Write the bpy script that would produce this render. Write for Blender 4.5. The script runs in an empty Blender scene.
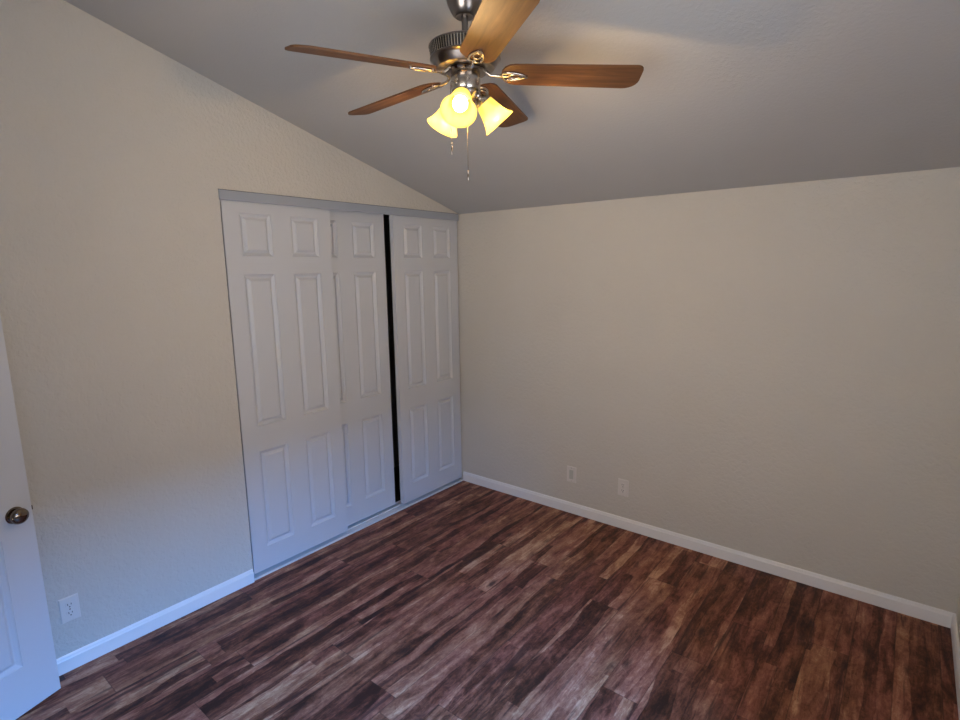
import bpy, bmesh, math, random
from mathutils import Matrix, Vector
from math import pi, sin, cos, radians
random.seed(4)
C = bpy.context.scene.collection
sc = bpy.context.scene

# ------------------------------------------------------------ camera
CAM = Vector((2.75905, -3.21781, 1.72387))
F = 540.65
ROT = Matrix(((0.7821273694720506, -0.09435311231945, 0.6159336556142746),
              (0.6229800184811577, 0.13924923733078412, -0.7697438187319281),
              (-0.013140566804633592, 0.9857520682699216, 0.16769074335104114)))
cd = bpy.data.cameras.new('camera'); cam = bpy.data.objects.new('camera', cd); C.objects.link(cam)
cd.sensor_width = 36; cd.lens = F / 960 * 36; cd.clip_start = 0.02
cam.matrix_world = Matrix.Translation(CAM) @ ROT.to_4x4()
sc.camera = cam

# room dimensions (metres)
W = 3.06; H0 = 2.13; SL = 0.2787; YF = -3.52      # width, height at back wall, ceiling slope, front wall
OY = -1.837; OZ = 2.10                              # closet opening
def ceil_z(y): return H0 - SL * y

# ------------------------------------------------------------ light
vs = sc.view_settings
vs.view_transform = 'Standard'; vs.look = 'None'; vs.gamma = 1; vs.use_curve_mapping = False
vs.exposure = 0.0
w = bpy.data.worlds.new('sky'); sc.world = w; w.use_nodes = True
bg = w.node_tree.nodes['Background']; bg.inputs[0].default_value = (0.35, 0.55, 1, 1); bg.inputs[1].default_value = 0.8
def area(name, loc, target, sx, sy, power, col, spread=180):
    l = bpy.data.lights.new(name, 'AREA'); l.shape = 'RECTANGLE'; l.size = sx; l.size_y = sy
    l.energy = power; l.color = col; l.spread = radians(spread)
    o = bpy.data.objects.new(name, l); C.objects.link(o); o.location = loc
    o.rotation_euler = (Vector(target) - Vector(loc)).to_track_quat('-Z', 'Y').to_euler()
    return o
# daylight from the sky, falling in through the window in the right-hand wall
area('sky_daylight', (W + 3.4, -2.6, 4.6), (0.5, -2.5, 0.2), 4.4, 2.6, 2900, (0.10, 0.38, 1.0))
area('ground_bounce_daylight', (W + 1.6, -2.5, 0.8), (0.0, -2.1, 2.2), 3.0, 1.8, 85, (0.93, 0.95, 0.97))
area('front_fill_light', (2.1, YF - 1.3, 1.0), (1.6, 0.0, 1.5), 2.4, 1.8, 165, (0.98, 0.93, 0.86))  # added fill to lift the back wall and ceiling, source unseen
LAMP_W = 9.0; LAMP_COL = (1.0, 0.65, 0.29)

# ------------------------------------------------------------ node helpers
class NT:
    def __init__(s, name):
        s.m = bpy.data.materials.new(name); s.m.use_nodes = True; s.t = s.m.node_tree
        s.b = s.t.nodes['Principled BSDF']; s.out = s.t.nodes['Material Output']
    def n(s, typ, **kw):
        x = s.t.nodes.new(typ)
        for k, v in kw.items(): setattr(x, k, v)
        return x
    def l(s, a, b): s.t.links.new(a, b)
    def math(s, op, a, b=None, c=None):
        x = s.n('ShaderNodeMath', operation=op)
        for i, v in enumerate((a, b, c)):
            if v is None: continue
            if isinstance(v, (int, float)): x.inputs[i].default_value = v
            else: s.l(v, x.inputs[i])
        return x.outputs[0]
    def noise(s, vec, scale, detail=3, rough=0.55, dist=0):
        x = s.n('ShaderNodeTexNoise'); x.inputs['Scale'].default_value = scale
        x.inputs['Detail'].default_value = detail; x.inputs['Roughness'].default_value = rough
        x.inputs['Distortion'].default_value = dist
        if vec is not None: s.l(vec, x.inputs['Vector'])
        return x.outputs['Fac']
    def ramp(s, fac, stops):
        x = s.n('ShaderNodeValToRGB'); e = x.color_ramp.elements
        while len(e) < len(stops): e.new(0.5)
        for k, (p_, c_) in enumerate(stops):
            e[k].position = p_; e[k].color = (*c_, 1) if len(c_) == 3 else c_
        s.l(fac, x.inputs[0]); return x.outputs[0]
    def mix(s, fac, a, b, mode='MIX'):
        x = s.n('ShaderNodeMix', data_type='RGBA', blend_type=mode)
        for sock, v in ((x.inputs[0], fac), (x.inputs[6], a), (x.inputs[7], b)):
            if isinstance(v, (int, float)): sock.default_value = v
            elif isinstance(v, tuple): sock.default_value = (*v, 1)
            else: s.l(v, sock)
        return x.outputs[2]
    def bump(s, h, strength, dist):
        x = s.n('ShaderNodeBump'); x.inputs['Strength'].default_value = strength
        x.inputs['Distance'].default_value = dist; s.l(h, x.inputs['Height'])
        s.l(x.outputs[0], s.b.inputs['Normal'])

def paint(name, col, rough, bump_scale=0, strength=0.3, dist=0.002, metallic=0, var=0.03):
    t = NT(name); co = t.n('ShaderNodeTexCoord').outputs['Object']
    v = t.noise(co, 2.2, 3)
    dk = tuple(c * (1 - var) for c in col); lt = tuple(min(1, c * (1 + var)) for c in col)
    t.l(t.ramp(v, [(0.3, dk), (0.7, lt)]), t.b.inputs['Base Color'])
    t.b.inputs['Roughness'].default_value = rough; t.b.inputs['Metallic'].default_value = metallic
    if bump_scale:
        a = t.noise(co, bump_scale, 4, 0.6, 0.4)
        t.bump(a, strength, dist)
    return t.m

M = {}
M['wall'] = paint('cream_wall_paint', (0.60, 0.572, 0.515), 0.75, 42, 0.8, 0.008, var=0.02)
M['ceiling'] = paint('ceiling_paint', (0.475, 0.465, 0.45), 0.85, 70, 0.4, 0.004, var=0.02)
M['white'] = paint('white_door_paint', (0.60, 0.615, 0.645), 0.38, var=0.01)
M['trim'] = paint('white_trim_paint', (0.83, 0.825, 0.82), 0.35, var=0.01)
M['track'] = paint('grey_track_enamel', (0.36, 0.39, 0.44), 0.35, var=0.02)
M['track_low'] = paint('pale_track_enamel', (0.66, 0.67, 0.68), 0.3, var=0.02)
M['plate'] = paint('cover_plate_plastic', (0.70, 0.67, 0.63), 0.3, var=0.01)
M['insert'] = paint('grey_green_insert_plastic', (0.50, 0.51, 0.46), 0.35, var=0.02)
M['slot'] = paint('dark_slot', (0.03, 0.03, 0.035), 0.6)
M['pewter'] = paint('antique_pewter_metal', (0.26, 0.23, 0.21), 0.28, metallic=1, var=0.1)
M['nickel'] = paint('brushed_nickel_metal', (0.52, 0.48, 0.43), 0.25, metallic=1, var=0.08)
M['bronze'] = paint('polished_dark_bronze', (0.24, 0.19, 0.15), 0.08, metallic=1, var=0.05)
M['black'] = paint('dark_vent_gap', (0.015, 0.014, 0.013), 0.6)
M['closet'] = paint('shaded_closet_interior', (0.20, 0.19, 0.18), 0.9)  # colour darkened to imitate the unlit depth of the closet
M['closet_floor_shade'] = paint('shaded_closet_floor', (0.05, 0.045, 0.04), 1.0, 300, 0.6, 0.004)  # shade seen through the door gap, put into the floor colour

def wood_blade():
    t = NT('walnut_blade_veneer'); co = t.n('ShaderNodeTexCoord').outputs['Object']
    mp = t.n('ShaderNodeMapping'); mp.inputs['Scale'].default_value = (2.2, 26, 26); t.l(co, mp.inputs[0])
    g = t.noise(mp.outputs[0], 1.6, 6, 0.6, 0.6)
    t.l(t.ramp(g, [(0.3, (0.060, 0.026, 0.012)), (0.55, (0.125, 0.056, 0.023)), (0.8, (0.20, 0.098, 0.04))]), t.b.inputs['Base Color'])
    t.b.inputs['Roughness'].default_value = 0.55; t.b.inputs['Specular IOR Level'].default_value = 0.3
    return t.m
M['blade'] = wood_blade()

def floor_mat():
    t = NT('reclaimed_wood_laminate'); co = t.n('ShaderNodeTexCoord').outputs['Object']
    sp = t.n('ShaderNodeSeparateXYZ'); t.l(co, sp.inputs[0]); X, Y = sp.outputs[0], sp.outputs[1]
    PW, PL = 0.158, 1.22
    row = t.math('FLOOR', t.math('DIVIDE', X, PW))
    wn = t.n('ShaderNodeTexWhiteNoise', noise_dimensions='1D'); t.l(row, wn.inputs['W'])
    yo = t.math('ADD', t.math('DIVIDE', Y, PL), wn.outputs['Value'])
    col = t.math('FLOOR', yo)
    cb = t.n('ShaderNodeCombineXYZ'); t.l(row, cb.inputs[0]); t.l(col, cb.inputs[1])
    w2 = t.n('ShaderNodeTexWhiteNoise', noise_dimensions='3D'); t.l(cb.outputs[0], w2.inputs['Vector'])
    rnd, rcol = w2.outputs['Value'], w2.outputs['Color']
    # per-plank shifted coordinates
    vm = t.n('ShaderNodeVectorMath', operation='SCALE'); t.l(rcol, vm.inputs[0]); vm.inputs['Scale'].default_value = 17.0
    va = t.n('ShaderNodeVectorMath', operation='ADD'); t.l(co, va.inputs[0]); t.l(vm.outputs[0], va.inputs[1])
    P = va.outputs[0]
    def mapped(sx, sy):
        mp = t.n('ShaderNodeMapping'); mp.inputs['Scale'].default_value = (sx, sy, 1); t.l(P, mp.inputs[0]); return mp.outputs[0]
    streak = t.noise(mapped(17, 2.6), 1.0, 5, 0.62, 1.0)      # broad heartwood / sapwood bands
    fine = t.noise(mapped(110, 9), 1.0, 5, 0.7, 0.3)          # grain
    blot = t.noise(mapped(9, 4.5), 1.0, 4, 0.6, 1.2)          # blotches
    chalk = t.noise(mapped(44, 22), 1.0, 6, 0.8, 1.2)         # worn chalky patches
    # narrow strips with wandering edges inside every plank
    wob = t.noise(mapped(1.5, 2.2), 1.0, 3, 0.5, 0.0)
    crack = t.noise(mapped(30, 1.7), 1.0, 4, 0.6, 0.6)         # thin dark mineral streaks
    px = t.n('ShaderNodeSeparateXYZ'); t.l(P, px.inputs[0])
    sx = t.math('ADD', t.math('MULTIPLY', px.outputs[0], 21.0), t.math('MULTIPLY', wob, 2.2))
    sid = t.math('FLOOR', sx)
    sl = t.math('FLOOR', t.math('ADD', t.math('MULTIPLY', px.outputs[1], 0.55), t.math('MULTIPLY', t.math('SINE', t.math('MULTIPLY', sid, 12.9)), 3.0)))
    c3 = t.n('ShaderNodeCombineXYZ'); t.l(sid, c3.inputs[0]); t.l(rnd, c3.inputs[1]); t.l(sl, c3.inputs[2])
    w3 = t.n('ShaderNodeTexWhiteNoise', noise_dimensions='3D'); t.l(c3.outputs[0], w3.inputs['Vector'])
    v = t.math('ADD', t.math('MULTIPLY', streak, 0.66), t.math('MULTIPLY', fine, 0.24))
    v = t.math('ADD', v, t.math('MULTIPLY', blot, 0.42))
    v = t.math('ADD', v, t.math('MULTIPLY', t.math('SUBTRACT', w3.outputs['Value'], 0.5), 0.25))
    v = t.math('ADD', v, t.math('MULTIPLY', t.math('SUBTRACT', rnd, 0.5), 0.07))
    v = t.math('ADD', v, t.math('MULTIPLY', t.math('SUBTRACT', chalk, 0.5), 0.46))
    base = t.ramp(t.math('SUBTRACT', v, 0.16), [(0.28, (0.030, 0.011, 0.008)), (0.39, (0.096, 0.033, 0.021)),
                      (0.50, (0.210, 0.082, 0.056)), (0.61, (0.33, 0.155, 0.103)), (0.76, (0.57, 0.36, 0.25))])
    tint = t.ramp(t.noise(mapped(5, 1.2), 1.0, 2), [(0.38, (1.0, 0.76, 0.68)), (0.62, (1.0, 0.92, 0.62))])
    base = t.mix(0.6, base, tint, 'MULTIPLY')
    cm = t.n('ShaderNodeMapRange'); t.l(crack, cm.inputs[0]); cm.inputs[1].default_value = 0.57; cm.inputs[2].default_value = 0.68
    cm.inputs[3].default_value = 0.0; cm.inputs[4].default_value = 0.75
    base = t.mix(cm.outputs[0], base, (0.040, 0.016, 0.013))
    # knots
    vo = t.n('ShaderNodeTexVoronoi'); t.l(mapped(8.5, 3.2), vo.inputs['Vector']); vo.inputs['Scale'].default_value = 1.0
    vo.inputs['Randomness'].default_value = 1
    kn = t.math('ADD', vo.outputs['Distance'], t.math('MULTIPLY', t.math('SUBTRACT', chalk, 0.5), 0.12))
    kf = t.n('ShaderNodeMapRange'); t.l(kn, kf.inputs[0]); kf.inputs[1].default_value = 0.06; kf.inputs[2].default_value = 0.19
    kf.inputs[3].default_value = 0.8; kf.inputs[4].default_value = 0.0
    sel = t.math('GREATER_THAN', rnd, 0.35)
    base = t.mix(t.math('MULTIPLY', kf.outputs[0], sel), base, (0.022, 0.010, 0.009))
    # joints
    fx = t.math('FRACT', t.math('DIVIDE', X, PW)); fy = t.math('FRACT', yo)
    ex = t.math('MULTIPLY', t.math('MINIMUM', fx, t.math('SUBTRACT', 1.0, fx)), PW)
    ey = t.math('MULTIPLY', t.math('MINIMUM', fy, t.math('SUBTRACT', 1.0, fy)), PL)
    e = t.math('MINIMUM', ex, ey)
    jm = t.n('ShaderNodeMapRange'); t.l(e, jm.inputs[0]); jm.inputs[1].default_value = 0.0006; jm.inputs[2].default_value = 0.0022
    jm.inputs[3].default_value = 0.55; jm.inputs[4].default_value = 0
    base = t.mix(jm.outputs[0], base, (0.02, 0.010, 0.009))
    t.l(base, t.b.inputs['Base Color'])
    t.l(t.math('ADD', 0.44, t.math('MULTIPLY', fine, 0.22)), t.b.inputs['Roughness'])
    t.b.inputs['Specular IOR Level'].default_value = 0.3
    t.bump(t.math('SUBTRACT', t.math('MULTIPLY', fine, 0.5), jm.outputs[0]), 0.25, 0.0012)
    return t.m
M['floor'] = floor_mat()

def glass_pane():
    t = NT('window_glass'); tr = t.n('ShaderNodeBsdfTransparent'); gl = t.n('ShaderNodeBsdfGlossy'); gl.inputs['Roughness'].default_value = 0.02
    mx = t.n('ShaderNodeMixShader'); mx.inputs[0].default_value = 0.06
    t.l(tr.outputs[0], mx.inputs[1]); t.l(gl.outputs[0], mx.inputs[2]); t.l(mx.outputs[0], t.out.inputs[0]); return t.m
M['glass'] = glass_pane()

def shade_mat():
    t = NT('frosted_amber_shade_glass')
    tr = t.n('ShaderNodeBsdfTranslucent'); tr.inputs[0].default_value = (0.45, 0.37, 0.12, 1)
    df = t.n('ShaderNodeBsdfDiffuse'); df.inputs[0].default_value = (0.25, 0.19, 0.05, 1)
    tp = t.n('ShaderNodeBsdfTransparent'); tp.inputs[0].default_value = (1, 0.92, 0.7, 1)
    em = t.n('ShaderNodeEmission'); em.inputs[0].default_value = (1.0, 0.72, 0.17, 1); em.inputs[1].default_value = 0.58
    m1 = t.n('ShaderNodeMixShader'); m1.inputs[0].default_value = 0.35; t.l(tr.outputs[0], m1.inputs[1]); t.l(df.outputs[0], m1.inputs[2])
    m2 = t.n('ShaderNodeMixShader'); m2.inputs[0].default_value = 0.26; t.l(m1.outputs[0], m2.inputs[1]); t.l(tp.outputs[0], m2.inputs[2])
    ad = t.n('ShaderNodeAddShader'); t.l(m2.outputs[0], ad.inputs[0]); t.l(em.outputs[0], ad.inputs[1])
    t.l(ad.outputs[0], t.out.inputs[0]); return t.m
M['shade'] = shade_mat()
def bulb_mat():
    t = NT('glowing_bulb'); t.b.inputs['Base Color'].default_value = (1, 0.95, 0.85, 1)
    t.b.inputs['Emission Color'].default_value = (1, 0.88, 0.62, 1); t.b.inputs['Emission Strength'].default_value = 6
    return t.m
M['bulb'] = bulb_mat()

# ------------------------------------------------------------ mesh helpers
def box(bm, x0, x1, y0, y1, z0, z1, bevel=0, mat=None):
    vs_ = [bm.verts.new(v) for v in ((x0,y0,z0),(x1,y0,z0),(x1,y1,z0),(x0,y1,z0),(x0,y0,z1),(x1,y0,z1),(x1,y1,z1),(x0,y1,z1))]
    fs = [bm.faces.new([vs_[i] for i in q]) for q in ((0,3,2,1),(4,5,6,7),(0,1,5,4),(1,2,6,5),(2,3,7,6),(3,0,4,7))]
    if bevel:
        es = list({e for f in fs for e in f.edges})
        r = bmesh.ops.bevel(bm, geom=es, offset=bevel, segments=2, affect='EDGES', profile=0.5)
    if mat is not None: bmesh.ops.transform(bm, matrix=mat, verts=[v for v in bm.verts if v.is_valid])
def prism(bm, poly, axis, a, b):
    """poly: 2-D points in the plane across `axis` (0:x -> (y,z); 1:y -> (x,z); 2:z -> (x,y))"""
    def P(p, t): return (t, p[0], p[1]) if axis == 0 else ((p[0], t, p[1]) if axis == 1 else (p[0], p[1], t))
    A = [bm.verts.new(P(p, a)) for p in poly]; B = [bm.verts.new(P(p, b)) for p in poly]; n = len(poly)
    bm.faces.new(A); bm.faces.new(B[::-1])
    for i in range(n): bm.faces.new((A[i], B[i], B[(i+1) % n], A[(i+1) % n]))
def lathe(bm, prof, seg=48, mat=Matrix(), cap0=True, cap1=True):
    rings = []
    for r, z in prof:
        if r < 1e-6: rings.append([bm.verts.new(mat @ Vector((0, 0, z)))])
        else: rings.append([bm.verts.new(mat @ Vector((r*cos(2*pi*k/seg), r*sin(2*pi*k/seg), z))) for k in range(seg)])
    for A, B in zip(rings, rings[1:]):
        if len(A) == 1 and len(B) == 1: continue
        for k in range(seg):
            k2 = (k+1) % seg
            if len(A) == 1: bm.faces.new((A[0], B[k], B[k2]))
            elif len(B) == 1: bm.faces.new((A[k], A[k2], B[0]))
            else: bm.faces.new((A[k], A[k2], B[k2], B[k]))
    if cap0 and len(rings[0]) > 1: bm.faces.new(rings[0][::-1])
    if cap1 and len(rings[-1]) > 1: bm.faces.new(rings[-1])
def tube(bm, pts, r, seg=10, closed=False):
    pts = [Vector(p) for p in pts]; n = len(pts); rings = []
    up = Vector((0, 0, 1)); prev = None
    for i, p in enumerate(pts):
        a = pts[(i-1) % n] if closed or i > 0 else p; b = pts[(i+1) % n] if closed or i < n-1 else p
        t = (b - a).normalized()
        if prev is None: u = t.cross(up if abs(t.z) < 0.9 else Vector((1, 0, 0))).normalized()
        else: u = (prev - t * prev.dot(t)).normalized()
        prev = u; v = t.cross(u)
        rr = r[i] if isinstance(r, (list, tuple)) else r
        rings.append([bm.verts.new(p + u*rr*cos(2*pi*k/seg) + v*rr*sin(2*pi*k/seg)) for k in range(seg)])
    for i in range(n if closed else n-1):
        A, B = rings[i], rings[(i+1) % n]
        for k in range(seg): bm.faces.new((A[k], A[(k+1) % seg], B[(k+1) % seg], B[k]))
    if not closed: bm.faces.new(rings[0][::-1]); bm.faces.new(rings[-1])
def obj(name, bm, mat, parent=None, smooth=False, auto=35):
    bmesh.ops.recalc_face_normals(bm, faces=bm.faces)
    me = bpy.data.meshes.new(name); bm.to_mesh(me); bm.free()
    for m in (mat if isinstance(mat, (list, tuple)) else [mat]): me.materials.append(m)
    if smooth:
        me.polygons.foreach_set('use_smooth', [True]*len(me.polygons))
        if auto: me.set_sharp_from_angle(angle=radians(auto))
    o = bpy.data.objects.new(name, me); C.objects.link(o)
    if parent: o.parent = parent
    return o
def struct(name, bm, mat, **k):
    o = obj(name, bm, mat, **k); o['kind'] = 'structure'; return o
def describe(o, label, cat, group=None):
    o['label'] = label; o['category'] = cat
    if group: o['group'] = group
    return o
def thing(name, label, cat, loc=(0, 0, 0), rotz=0, group=None):
    o = bpy.data.objects.new(name, None); C.objects.link(o); o.location = loc; o.rotation_euler = (0, 0, rotz)
    o.empty_display_size = 0.1
    return describe(o, label, cat, group)

# ------------------------------------------------------------ room shell
T = 0.12
bm = bmesh.new(); box(bm, -T, W+T, YF-T, T, -0.1, 0); struct('floor', bm, M['floor'])
bm = bmesh.new()
prism(bm, [(T, ceil_z(T)), (YF-T, ceil_z(YF-T)), (YF-T, ceil_z(YF-T)+0.12), (T, ceil_z(T)+0.12)], 0, -T, W+T)
struct('ceiling', bm, M['ceiling'])
# left wall with the closet opening
bm = bmesh.new()
prism(bm, [(YF, 0), (OY, 0), (OY, OZ), (-0.001, OZ), (-0.001, ceil_z(0)), (YF, ceil_z(YF))], 0, -T, 0)
struct('wall_left', bm, M['wall'])
bm = bmesh.new(); box(bm, -0.80, W+T, 0, T, 0, ceil_z(0)-0.001); struct('wall_back', bm, M['wall'])
# right wall with window opening
WY0, WY1, WZ0, WZ1 = -3.25, -1.75, 0.80, 2.05
bm = bmesh.new()
prism(bm, [(YF, 0), (0, 0), (0, WZ0), (YF, WZ0)], 0, W, W+T)
prism(bm, [(YF, WZ1), (0, WZ1), (0, ceil_z(0)), (YF, ceil_z(YF))], 0, W, W+T)
box(bm, W, W+T, YF, WY0, WZ0, WZ1); box(bm, W, W+T, WY1, 0, WZ0, WZ1)
struct('wall_right', bm, M['wall'])
# front wall with the entry doorway
DX0, DX1, DZ = 0.385, 1.165, 2.06
bm = bmesh.new(); zt = ceil_z(YF)
VX0, VX1, VZ0, VZ1 = 1.55, 2.75, 0.85, 2.05
prism(bm, [(-T, 0), (DX0, 0), (DX0, DZ), (DX1, DZ), (DX1, 0), (VX0, 0), (VX0, zt-0.001), (-T, zt-0.001)], 1, YF-T, YF)
box(bm, VX0, VX1, YF-T, YF, 0, VZ0); box(bm, VX0, VX1, YF-T, YF, VZ1, zt-0.001); box(bm, VX1, W+T, YF-T, YF, 0, zt-0.001)
struct('wall_front', bm, M['wall'])
# hallway beyond the doorway
HX = 1.38
bm = bmesh.new(); box(bm, -T, HX, YF-T-1.2, YF-T, -0.1, 0); struct('floor_hall', bm, M['floor'])
bm = bmesh.new(); box(bm, -T, HX, YF-2*T-1.2, YF-T-1.2, 0, 2.4); struct('wall_hall', bm, M['wall'])
bm = bmesh.new(); box(bm, -2*T, -T, YF-T-1.2, YF-T, 0, 2.4); struct('wall_hall_left', bm, M['wall'])
bm = bmesh.new(); box(bm, HX, HX+T, YF-T-1.2, YF-T, 0, 2.4); struct('wall_hall_right', bm, M['wall'])
bm = bmesh.new(); box(bm, -T, HX, YF-T-1.2, YF-T, 2.4, 2.5); struct('ceiling_hall', bm, M['ceiling'])
# closet interior
CX = -0.68
bm = bmesh.new(); box(bm, CX, -T, OY-0.25, 0, -0.1, 0); struct('floor_closet', bm, M['closet_floor_shade'])
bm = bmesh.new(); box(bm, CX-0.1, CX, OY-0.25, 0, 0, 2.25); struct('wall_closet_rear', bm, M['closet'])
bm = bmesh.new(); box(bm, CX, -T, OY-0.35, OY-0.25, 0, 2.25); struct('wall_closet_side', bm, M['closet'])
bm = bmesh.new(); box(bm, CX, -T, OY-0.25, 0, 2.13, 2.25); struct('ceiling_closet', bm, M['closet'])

# baseboards: moulded profile, (distance from wall, height)
BH = 0.076
prof = [(0, 0), (0.013, 0), (0.013, BH-0.018), (0.010, BH-0.012), (0.009, BH-0.006), (0.005, BH), (0, BH)]
def baseboard(name, fn, a, b):
    """fn(d, s, z) -> point"""
    bm = bmesh.new(); A = [bm.verts.new(fn(d, a, z)) for d, z in prof]; B = [bm.verts.new(fn(d, b, z)) for d, z in prof]
    n = len(prof); bm.faces.new(A); bm.faces.new(B[::-1])
    for i in range(n): bm.faces.new((A[i], B[i], B[(i+1) % n], A[(i+1) % n]))
    struct(name, bm, M['trim'])
baseboard('baseboard_left', lambda d, s, z: (d, s, z), YF, OY-0.004)
baseboard('baseboard_back', lambda d, s, z: (s, -d, z), 0.0, W)
baseboard('baseboard_right', lambda d, s, z: (W-d, s, z), YF, 0)
baseboard('baseboard_front', lambda d, s, z: (s, YF+d, z), DX1+0.07, W)

# window in the right-hand wall (behind the camera's view, the source of the daylight)
bm = bmesh.new(); fw = 0.05
for (a, b, c, d) in ((WY0, WY1, WZ0, WZ0+fw), (WY0, WY1, WZ1-fw, WZ1), (WY0, WY0+fw, WZ0+fw, WZ1-fw), (WY1-fw, WY1, WZ0+fw, WZ1-fw), ((WY0+WY1)/2-0.025, (WY0+WY1)/2+0.025, WZ0+fw, WZ1-fw)):
    box(bm, W+0.05, W+0.10, a, b, c, d)
win = struct('window_1', bm, M['trim'])
bm = bmesh.new(); box(bm, W+0.072, W+0.078, WY0+fw, WY1-fw, WZ0+fw, WZ1-fw); obj('pane', bm, M['glass'], win)
bm = bmesh.new(); box(bm, W-0.03, W+0.05, WY0-0.03, WY1+0.03, WZ0-0.02, WZ0, 0.004); obj('window_sill', bm, M['trim'], win)

bm = bmesh.new()
for (a, b, c, d) in ((VX0, VX1, VZ0, VZ0+fw), (VX0, VX1, VZ1-fw, VZ1), (VX0, VX0+fw, VZ0+fw, VZ1-fw), (VX1-fw, VX1, VZ0+fw, VZ1-fw), ((VX0+VX1)/2-0.025, (VX0+VX1)/2+0.025, VZ0+fw, VZ1-fw)):
    box(bm, a, b, YF-0.10, YF-0.05, c, d)
win = struct('added_window', bm, M['trim'])  # unseen window, added to let the front fill light in
bm = bmesh.new(); box(bm, VX0+fw, VX1-fw, YF-0.078, YF-0.072, VZ0+fw, VZ1-fw); obj('pane', bm, M['glass'], win)
bm = bmesh.new(); box(bm, VX0-0.03, VX1+0.03, YF-0.05, YF+0.03, VZ0-0.02, VZ0, 0.004); obj('window_sill', bm, M['trim'], win)

# ------------------------------------------------------------ six-panel doors
def frustum_ring(bm, A, B):
    for i in range(4): bm.faces.new((A[i], A[(i+1) % 4], B[(i+1) % 4], B[i]))
def rect(bm, u0, u1, z0, z1, d):
    return [bm.verts.new((d, u0, z0)), bm.verts.new((d, u1, z0)), bm.verts.new((d, u1, z1)), bm.verts.new((d, u0, z1))]
def panel_door(name, parent, wd, z0, z1, cols, rows, thick, both=False, mat=None):
    """slab in local coords: front face x=0 facing +x, y from 0 to wd, z from z0 to z1;
    cols/rows: panel openings. Returns slab; every raised panel is a mesh of its own."""
    mat = mat or M['white']
    bm = bmesh.new()
    us = [0] + [v for c_ in cols for v in c_] + [wd]; zs = [z0] + [v for r_ in rows for v in r_] + [z1]
    back = -thick
    for side, s in ((0.0, 1), (back, -1)):
        grid = {}
        for i, u in enumerate(us):
            for j, z in enumerate(zs): grid[i, j] = bm.verts.new((side, u, z))
        for i in range(len(us)-1):
            for j in range(len(zs)-1):
                q = [grid[i, j], grid[i+1, j], grid[i+1, j+1], grid[i, j+1]]
                if i % 2 == 1 and j % 2 == 1:
                    u0, u1, a, b = us[i], us[i+1], zs[j], zs[j+1]
                    k = 0.003; r1 = rect(bm, u0+k, u1-k, a+k, b-k, side - s*0.006)
                    k = 0.016; r2 = rect(bm, u0+k, u1-k, a+k, b-k, side - s*0.014)
                    frustum_ring(bm, q, r1); frustum_ring(bm, r1, r2)
                    bm.faces.new(r2)
                else: bm.faces.new(q)
        if side == 0.0: G0 = grid
        else: G1 = grid
    ni, nj = len(us)-1, len(zs)-1
    for i in range(ni):
        for j in (0, nj): bm.faces.new((G0[i, j], G0[i+1, j], G1[i+1, j], G1[i, j]))
    for j in range(nj):
        for i in (0, ni): bm.faces.new((G0[i, j], G0[i, j+1], G1[i, j+1], G1[i, j]))
    slab = obj(name, bm, mat, parent)
    for side, s in (((0.0, 1), (back, -1)) if both else ((0.0, 1),)):
        for (u0, u1) in cols:
            for (a, b) in rows:
                bm = bmesh.new()
                k = 0.021; r0 = rect(bm, u0+k, u1-k, a+k, b-k, side - s*0.0145)
                k = 0.022; r1 = rect(bm, u0+k, u1-k, a+k, b-k, side - s*0.011)
                k = 0.034; r2 = rect(bm, u0+k, u1-k, a+k, b-k, side - s*0.0015)
                k = 0.036; r3 = rect(bm, u0+k, u1-k, a+k, b-k, side - s*0.001)
                frustum_ring(bm, r0, r1); frustum_ring(bm, r1, r2); frustum_ring(bm, r2, r3); bm.faces.new(r3); bm.faces.new(r0[::-1])
                obj('raised_panel', bm, mat, slab if parent is not None or True else None)
    return slab

ROWS = [(0.133, 0.702), (0.847, 1.678), (1.775, 1.995)]     # above the door bottom (0.02)
COLS = [(0.09, 0.268), (0.386, 0.564)]
for (x, y0, lab) in ((-0.016, -1.8235, 'white six-panel sliding closet door farthest left, in front of the middle one'),
                     (-0.068, -1.354, 'white six-panel sliding closet door in the middle, partly hidden behind the left one'),
                     (-0.014, -0.666, 'white six-panel sliding closet door at the right, against the corner beyond the dark gap')):
    t = thing('sliding_closet_door', lab, 'closet door', (x, y0, 0.027), group='sliding closet doors')
    panel_door('door_slab', t, 0.654, 0, 2.068, COLS, ROWS, 0.034)

# tracks
t = thing('closet_floor_track', 'pale metal floor track under the white sliding closet doors', 'track', (0, 0, 0))
bm = bmesh.new(); box(bm, -0.115, 0.002, OY+0.002, -0.014, 0.0, 0.005); obj('track_base', bm, M['track_low'], t)
for x in (-0.001, -0.058, -0.112):
    bm = bmesh.new(); box(bm, x-0.003, x+0.003, OY+0.002, -0.014, 0.005, 0.012, 0.0008); obj('guide_rail', bm, M['track_low'], t)
t = thing('closet_header_track', 'long grey metal fascia rail across the top of the closet doors', 'track', (0, 0, 0))
bm = bmesh.new(); box(bm, 0.001, 0.012, OY-0.004, -0.022, 2.078, 2.127, 0.002); obj('fascia', bm, M['track'], t)
bm = bmesh.new(); box(bm, -0.115, 0.001, OY+0.003, -0.022, 2.0965, 2.0995); obj('top_rail', bm, M['track'], t)
bm = bmesh.new(); box(bm, 0.0005, 0.006, OY-0.005, -0.016, 2.127, 2.1295); obj('dark_top_strip', bm, M['black'], t)  # thin near-black strip along the top of the fascia

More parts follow.
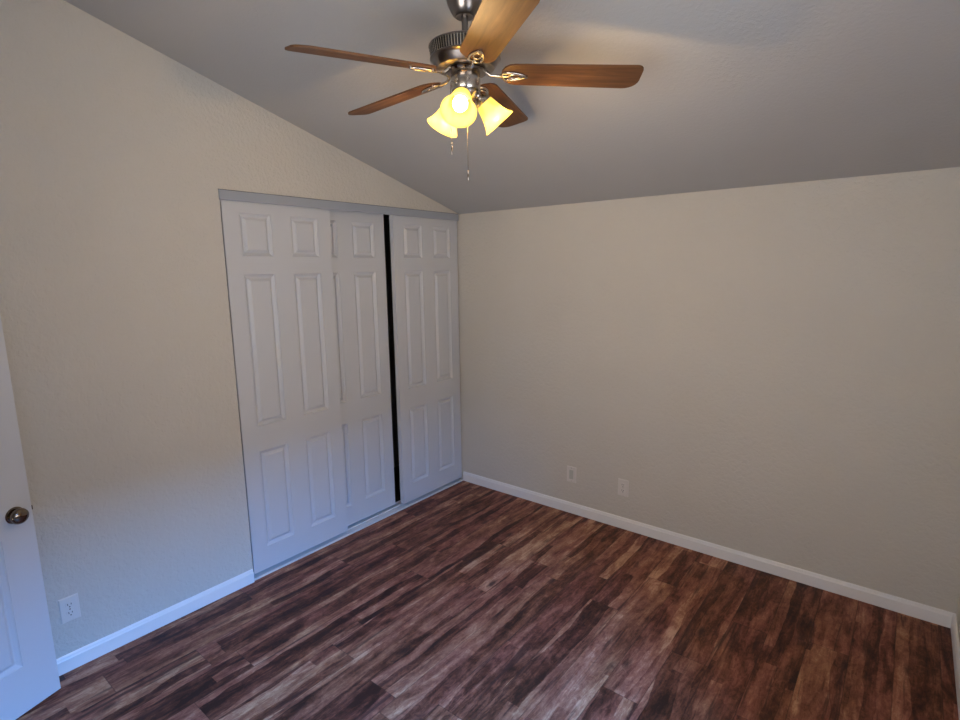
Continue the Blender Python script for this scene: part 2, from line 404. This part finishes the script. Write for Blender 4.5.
# ------------------------------------------------------------ entry door, swung open beside the left wall
bm = bmesh.new()   # doorway jambs + casing
for a, b in ((DX0-0.018, DX0), (DX1, DX1+0.018)): pass
cw = 0.06
box(bm, DX0-cw, DX0, YF, YF+0.014, 0, DZ+cw); box(bm, DX1, DX1+cw, YF, YF+0.014, 0, DZ+cw); box(bm, DX0, DX1, YF, YF+0.014, DZ, DZ+cw)
struct('trim_1', bm, M['trim'])
A0 = Vector((0.117, -2.759, 0)); dr = Vector((0.336, -0.942, 0)).normalized()
ang = math.atan2(dr.y, dr.x)
ed_w = 0.762
door = bpy.data.objects.new('door_1', None); C.objects.link(door); door['kind'] = 'structure'
door.empty_display_size = 0.1
# local: y axis runs from the hinge to the free edge, +x is the face towards the room
door.location = A0 + dr*ed_w
door.rotation_euler = (0, 0, math.atan2(-dr.y, -dr.x) - pi/2)
st = 0.115; pw = (ed_w - 3*st + 0.0)/2 - 0.0
ecols = [(st, st+pw), (ed_w-st-pw, ed_w-st)]
erows = [(0.192, 0.722), (0.89, 1.60), (1.70, 1.92)]
slab = panel_door('door_slab', door, ed_w, 0, 2.03, ecols, erows, 0.035, both=True)
slab.location.z = 0.01
KZ = 0.811; KY = ed_w - 0.060
Rx = Matrix.Translation((0, KY, KZ)) @ Matrix.Rotation(pi/2, 4, 'Y')
bm = bmesh.new(); lathe(bm, [(0.0325, 0.0), (0.0325, 0.003), (0.029, 0.007), (0.016, 0.010), (0.012, 0.012)], 40, Rx)
rose = obj('door_rose', bm, M['bronze'], door, True)
bm = bmesh.new(); lathe(bm, [(0.012, 0.006), (0.013, 0.010), (0.021, 0.013), (0.028, 0.019), (0.031, 0.027), (0.029, 0.035), (0.022, 0.041), (0.012, 0.044), (0.0, 0.045)], 40, Rx)
obj('door_knob', bm, M['bronze'], door, True, 60)
Rb = Matrix.Translation((-0.035, KY, KZ)) @ Matrix.Rotation(-pi/2, 4, 'Y')
bm = bmesh.new(); lathe(bm, [(0.0325, 0.0), (0.0325, 0.003), (0.016, 0.010), (0.011, 0.012), (0.011, 0.026), (0.0255, 0.040), (0.0285, 0.050), (0.022, 0.064), (0, 0.068)], 40, Rb)
obj('door_knob', bm, M['bronze'], door, True, 60)
bm = bmesh.new(); box(bm, -0.024, -0.011, ed_w, ed_w+0.011, KZ-0.009, KZ+0.009, 0.002); obj('latch_bolt', bm, M['bronze'], door)
bm = bmesh.new(); box(bm, -0.030, -0.005, ed_w-0.001, ed_w+0.0012, KZ-0.028, KZ+0.028); obj('latch_plate', bm, M['bronze'], door)
for z in (0.2, 1.0, 1.82):
    bm = bmesh.new(); lathe(bm, [(0.006, z), (0.006, z+0.09)], 16, Matrix.Translation((0.006, -0.003, 0))); obj('hinge', bm, M['bronze'], door, True)

# ------------------------------------------------------------ wall plates
def plate_base(bm, w_=0.072, h_=0.114):
    # local: plate lies in xz plane, facing -y
    r = []
    for k, d in ((0.0, 0.0), (0.0, 0.0025), (0.004, 0.0055)):
        r.append([bm.verts.new(v) for v in ((-w_/2+k, -d, -h_/2+k), (w_/2-k, -d, -h_/2+k), (w_/2-k, -d, h_/2-k), (-w_/2+k, -d, h_/2-k))])
    frustum_ring(bm, r[0], r[1]); frustum_ring(bm, r[1], r[2]); bm.faces.new(r[2]); bm.faces.new(r[0][::-1])
def screw(z, parent):
    bm = bmesh.new(); lathe(bm, [(0.0028, 0), (0.0028, 0.0012), (0.0, 0.0016)], 14, Matrix.Translation((0, -0.0053, z)) @ Matrix.Rotation(pi/2, 4, 'X'))
    obj('screw', bm, M['nickel'], parent, True)
def duplex(loc, rotz, label):
    t = thing('power_outlet', label, 'outlet', loc, rotz)
    bm = bmesh.new(); plate_base(bm); obj('cover_plate', bm, M['plate'], t)
    screw(0, t)
    for dz in (0.0195, -0.0195):
        bm = bmesh.new()
        pts = []
        for k in range(24):
            a = 2*pi*k/24; pts.append((max(-0.0135, min(0.0135, 0.017*cos(a))), dz + 0.0145*sin(a)))
        prism(bm, pts, 1, -0.0078, -0.0040); s = obj('socket', bm, M['plate'], t)
        for dx, hh in ((-0.0062, 0.0085), (0.0062, 0.0068)):
            bm = bmesh.new(); box(bm, dx-0.0013, dx+0.0013, -0.0083, -0.0076, dz+0.004-hh/2, dz+0.004+hh/2); obj('slot', bm, M['slot'], s)
        bm = bmesh.new(); lathe(bm, [(0.0026, 0), (0.0026, 0.0007)], 14, Matrix.Translation((0, -0.0076, dz-0.0075)) @ Matrix.Rotation(pi/2, 4, 'X')); obj('slot', bm, M['slot'], s)
    return t
duplex((0.0, -2.667, 0.279), pi/2, 'white duplex power outlet low on the left wall beside the open entry door')
duplex((1.381, 0.0, 0.283), 0, 'pale power outlet low on the back wall, right one of the pair')
t = thing('wall_plate', 'pale wall plate with grey-green insert low on the back wall, nearer the closet', 'wall plate', (0.997, 0, 0.285))
bm = bmesh.new(); plate_base(bm); obj('cover_plate', bm, M['plate'], t)
bm = bmesh.new(); box(bm, -0.0165, 0.0165, -0.0068, -0.0045, -0.0333, 0.0333, 0.001); obj('insert', bm, M['insert'], t)
for z in (0.048, -0.048): screw(z, t)

# ------------------------------------------------------------ ceiling fan
FX, FY, FZ = 1.53, -1.738, 2.333
fan = thing('ceiling_fan', 'pewter ceiling fan with five walnut blades and three glowing bell shades', 'ceiling fan', (FX, FY, FZ))
# canopy, its top cut to the slope of the ceiling
bm = bmesh.new()
lathe(bm, [(0.016, 0.199), (0.030, 0.196), (0.038, 0.201), (0.047, 0.216), (0.056, 0.236), (0.062, 0.262), (0.064, 0.270)], 48, cap0=True, cap1=False)
topv = [v for v in bm.verts if v.co.z > 0.268]
tv = sorted(topv, key=lambda v: math.atan2(v.co.y, v.co.x)); nt = []
for v in tv: nt.append(bm.verts.new((v.co.x, v.co.y, ceil_z(FY + v.co.y) - FZ - 0.0005)))
for k in range(len(tv)): bm.faces.new((tv[k], tv[(k+1) % len(tv)], nt[(k+1) % len(tv)], nt[k]))
bm.faces.new(nt)
obj('canopy', bm, M['pewter'], fan, True)
bm = bmesh.new(); lathe(bm, [(0.0105, 0.150), (0.0105, 0.205)], 24); obj('downrod', bm, M['pewter'], fan, True)
bm = bmesh.new()
lathe(bm, [(0.0, 0.126), (0.022, 0.126), (0.026, 0.120), (0.080, 0.118), (0.107, 0.115), (0.118, 0.110), (0.121, 0.106)], 64, cap0=False, cap1=False)
lathe(bm, [(0.121, 0.106), (0.113, 0.105), (0.106, 0.074), (0.114, 0.073)], 64, cap0=False, cap1=False)
lathe(bm, [(0.114, 0.073), (0.117, 0.071), (0.117, 0.067), (0.112, 0.064), (0.109, 0.060), (0.103, 0.048), (0.096, 0.039), (0.088, 0.036), (0.070, 0.035), (0.0, 0.034)], 64, cap0=False, cap1=False)
motor = obj('motor_housing', bm, M['pewter'], fan, True, 28)
bm = bmesh.new(); lathe(bm, [(0.1135, 0.1045), (0.1068, 0.0745)], 64, cap0=False, cap1=False); obj('vent_shadow_ring', bm, M['black'], motor, True).name = 'vent_shade_ring'  # black ring paints the shade between the vent ribs
bm = bmesh.new()
for k in range(76):
    a = 2*pi*k/76
    R_ = Matrix.Rotation(a, 4, 'Z'); tmp = bmesh.new(); box(tmp, 0.1050, 0.1145, -0.0020, 0.0020, 0.0725, 0.1065)
    for v in tmp.verts:
        if v.co.z > 0.1: v.co.x += 0.0055
    bmesh.ops.transform(tmp, matrix=R_, verts=tmp.verts)
    me = bpy.data.meshes.new('tmp'); tmp.to_mesh(me); tmp.free(); bm.from_mesh(me); bpy.data.meshes.remove(me)
vr = obj('vent_grille', bm, M['nickel'], motor)
# flywheel, switch housing, light fitter
bm = bmesh.new(); lathe(bm, [(0.0, 0.036), (0.066, 0.035), (0.070, 0.030), (0.066, 0.024), (0.052, 0.022), (0.0, 0.022)], 48, cap0=False, cap1=False); obj('flywheel', bm, M['bronze'], fan, True)
bm = bmesh.new(); lathe(bm, [(0.0, 0.024), (0.046, 0.023), (0.049, 0.018), (0.049, -0.022), (0.046, -0.028), (0.0, -0.028)], 48, cap0=False, cap1=False); obj('switch_housing', bm, M['nickel'], fan, True)
bm = bmesh.new(); lathe(bm, [(0.0, -0.028), (0.040, -0.028), (0.042, -0.036), (0.034, -0.050), (0.018, -0.060), (0.010, -0.066), (0.008, -0.074), (0.0, -0.078)], 48, cap0=False, cap1=False)
fitter = obj('light_fitter', bm, M['nickel'], fan, True)

# blades with irons
PH0 = 4.392; BR = 0.572; PITCH = radians(-12.5)
def blade_mesh():
    bm = bmesh.new(); pts = []
    r0, r1 = 0.118, BR
    hw0, hw1 = 0.056, 0.063
    # root: half round
    for k in range(9):
        a = pi/2 + pi*k/8; pts.append((r0 + 0.045 + 0.045*cos(a), hw0*sin(a)))
    # tip with generous rounded corners
    c = 0.022
    for k in range(7):
        a = -pi/2 + (pi/2)*k/6; pts.append((r1 - c + c*cos(a), -hw1 + c + c*sin(a)))
    c = 0.050
    for k in range(7):
        a = (pi/2)*k/6; pts.append((r1 - c + c*cos(a), hw1 - c + c*sin(a)))
    prism(bm, pts, 2, -0.003, 0.003)
    return bm
def iron_mesh():
    bm = bmesh.new()
    z = -0.0065
    # arm: from flywheel out and down to the blade
    tube(bm, [(0.050, 0, 0.012), (0.064, 0, 0.010), (0.074, 0, 0.002), (0.084, 0, -0.005), (0.120, 0, z)], [0.0075, 0.0065, 0.0055, 0.005, 0.005], 10)
    # leaf-shaped loop under the blade root
    n = 28; L0, L1 = 0.118, 0.198
    loop = [((L0+L1)/2 - (L1-L0)/2*cos(2*pi*k/n), 0.026*sin(2*pi*k/n)*(0.75+0.25*cos(2*pi*k/n)), z) for k in range(n)]
    tube(bm, loop, 0.0042, 8, True)
    loop = [((L0+L1)/2 + 0.004 - 0.020*cos(2*pi*k/n), 0.011*sin(2*pi*k/n), z) for k in range(n)]
    tube(bm, loop, 0.0034, 8, True)
    tube(bm, [(L1-0.003, 0, z), (0.178, 0, z)], 0.0034, 8); tube(bm, [(L0+0.003, 0, z), (0.143, 0, z)], 0.004, 8)
    for x, y in ((0.201, 0), (0.133, 0.019), (0.133, -0.019)):
        lathe(bm, [(0.0055, -0.0105), (0.0055, -0.003)], 12, Matrix.Translation((x, y, 0)))
    return bm
bproto = iproto = None
BLADE_DA = [0.0, 0.009, 0.010, 0.002, -0.010]
for k in range(5):
    a = PH0 - k*2*pi/5 + BLADE_DA[k]
    if bproto is None:
        b = bproto = obj('blade', blade_mesh(), M['blade'], fan)
        i_ = iproto = obj('blade_iron', iron_mesh(), M['nickel'], b, True, 60)
    else:
        b = bproto.copy(); C.objects.link(b); b.parent = fan
        i_ = iproto.copy(); C.objects.link(i_); i_.parent = b
    b.rotation_mode = 'QUATERNION'
    b.location = (0, 0, 0.026)
    b.rotation_quaternion = (Matrix.Rotation(a, 3, 'Z') @ Matrix.Rotation(radians(-1.2 if k == 4 else 2.8), 3, 'Y') @ Matrix.Rotation(PITCH, 3, 'X')).to_quaternion()

# lamps
for az in (-62, 56, 175):
    A = radians(az); tilt = radians(48)       # below horizontal
    axis = Vector((cos(A)*cos(tilt), sin(A)*cos(tilt), -sin(tilt)))
    neck = Vector((cos(A)*0.048, sin(A)*0.048, -0.044))
    Mx = Matrix.Translation(neck) @ axis.to_track_quat('Z', 'Y').to_matrix().to_4x4()
    bm = bmesh.new()
    tube(bm, [(cos(A)*0.02, sin(A)*0.02, -0.040), (cos(A)*0.036, sin(A)*0.036, -0.036), tuple(neck + axis*0.004)], 0.008, 10)
    arm = obj('lamp_arm', bm, M['nickel'], fitter, True)
    bm = bmesh.new(); lathe(bm, [(0.0, -0.004), (0.014, -0.003), (0.022, 0.004), (0.027, 0.014), (0.029, 0.022), (0.025, 0.023), (0.0, 0.010)], 32, Mx, cap0=False, cap1=False)
    obj('lamp_holder', bm, M['nickel'], fitter, True)
    bm = bmesh.new()
    outer = [(0.026, 0.014), (0.029, 0.022), (0.033, 0.036), (0.0365, 0.054), (0.041, 0.072), (0.048, 0.090), (0.057, 0.104), (0.0585, 0.106)]
    inner = [(r-0.0025, z-0.001) for r, z in outer[::-1]]
    lathe(bm, outer + inner, 48, Mx, cap0=False, cap1=False)
    sh = obj('lamp_shade', bm, M['shade'], fan, True, 80)
    bm = bmesh.new(); lathe(bm, [(0.0, 0.018), (0.011, 0.020), (0.012, 0.034), (0.018, 0.046), (0.0245, 0.060), (0.0250, 0.070), (0.020, 0.082), (0.011, 0.089), (0.0, 0.091)], 32, Mx, cap0=False, cap1=False)
    obj('light_bulb', bm, M['bulb'], fan, True, 80)
    pl = bpy.data.lights.new('fan_lamp_light', 'POINT'); pl.energy = LAMP_W; pl.color = LAMP_COL; pl.shadow_soft_size = 0.02
    po = bpy.data.objects.new('fan_lamp_light', pl); C.objects.link(po); po.parent = fan; po.location = neck + axis*0.100
# pull chains
right = Vector((ROT[0][0], ROT[1][0], 0)).normalized(); toward = Vector((ROT[0][2], ROT[1][2], 0)).normalized()
for off, z1, zp in ((right*-0.046 + toward*0.050, -0.205, -0.243), (right*0.004 + toward*0.047, -0.290, -0.325)):
    bm = bmesh.new(); x, y = off.x, off.y; k_ = 0.044/off.length
    pts = [(x*k_, y*k_, -0.012), (x*1.02, y*1.02, -0.014), (x*1.05, y*1.05, -0.022), (x*1.05, y*1.05, z1)]
    tube(bm, pts, 0.0015, 6)
    z = -0.026
    while z > z1:
        lathe(bm, [(0.0, z+0.0016), (0.0015, z+0.0008), (0.0015, z-0.0008), (0.0, z-0.0016)], 6, Matrix.Translation((x*1.05, y*1.05, 0)), cap0=False, cap1=False); z -= 0.0042
    ch = obj('pull_chain', bm, M['nickel'], fan, True)
    bm = bmesh.new(); lathe(bm, [(0.0, z1+0.002), (0.004, z1-0.001), (0.004, z1-0.006), (0.0022, z1-0.010), (0.0036, z1-0.016), (0.003, zp+0.004), (0.0, zp)], 12, Matrix.Translation((x*1.05, y*1.05, 0)), cap0=False, cap1=False)
    obj('chain_pendant', bm, M['pewter'], ch, True)
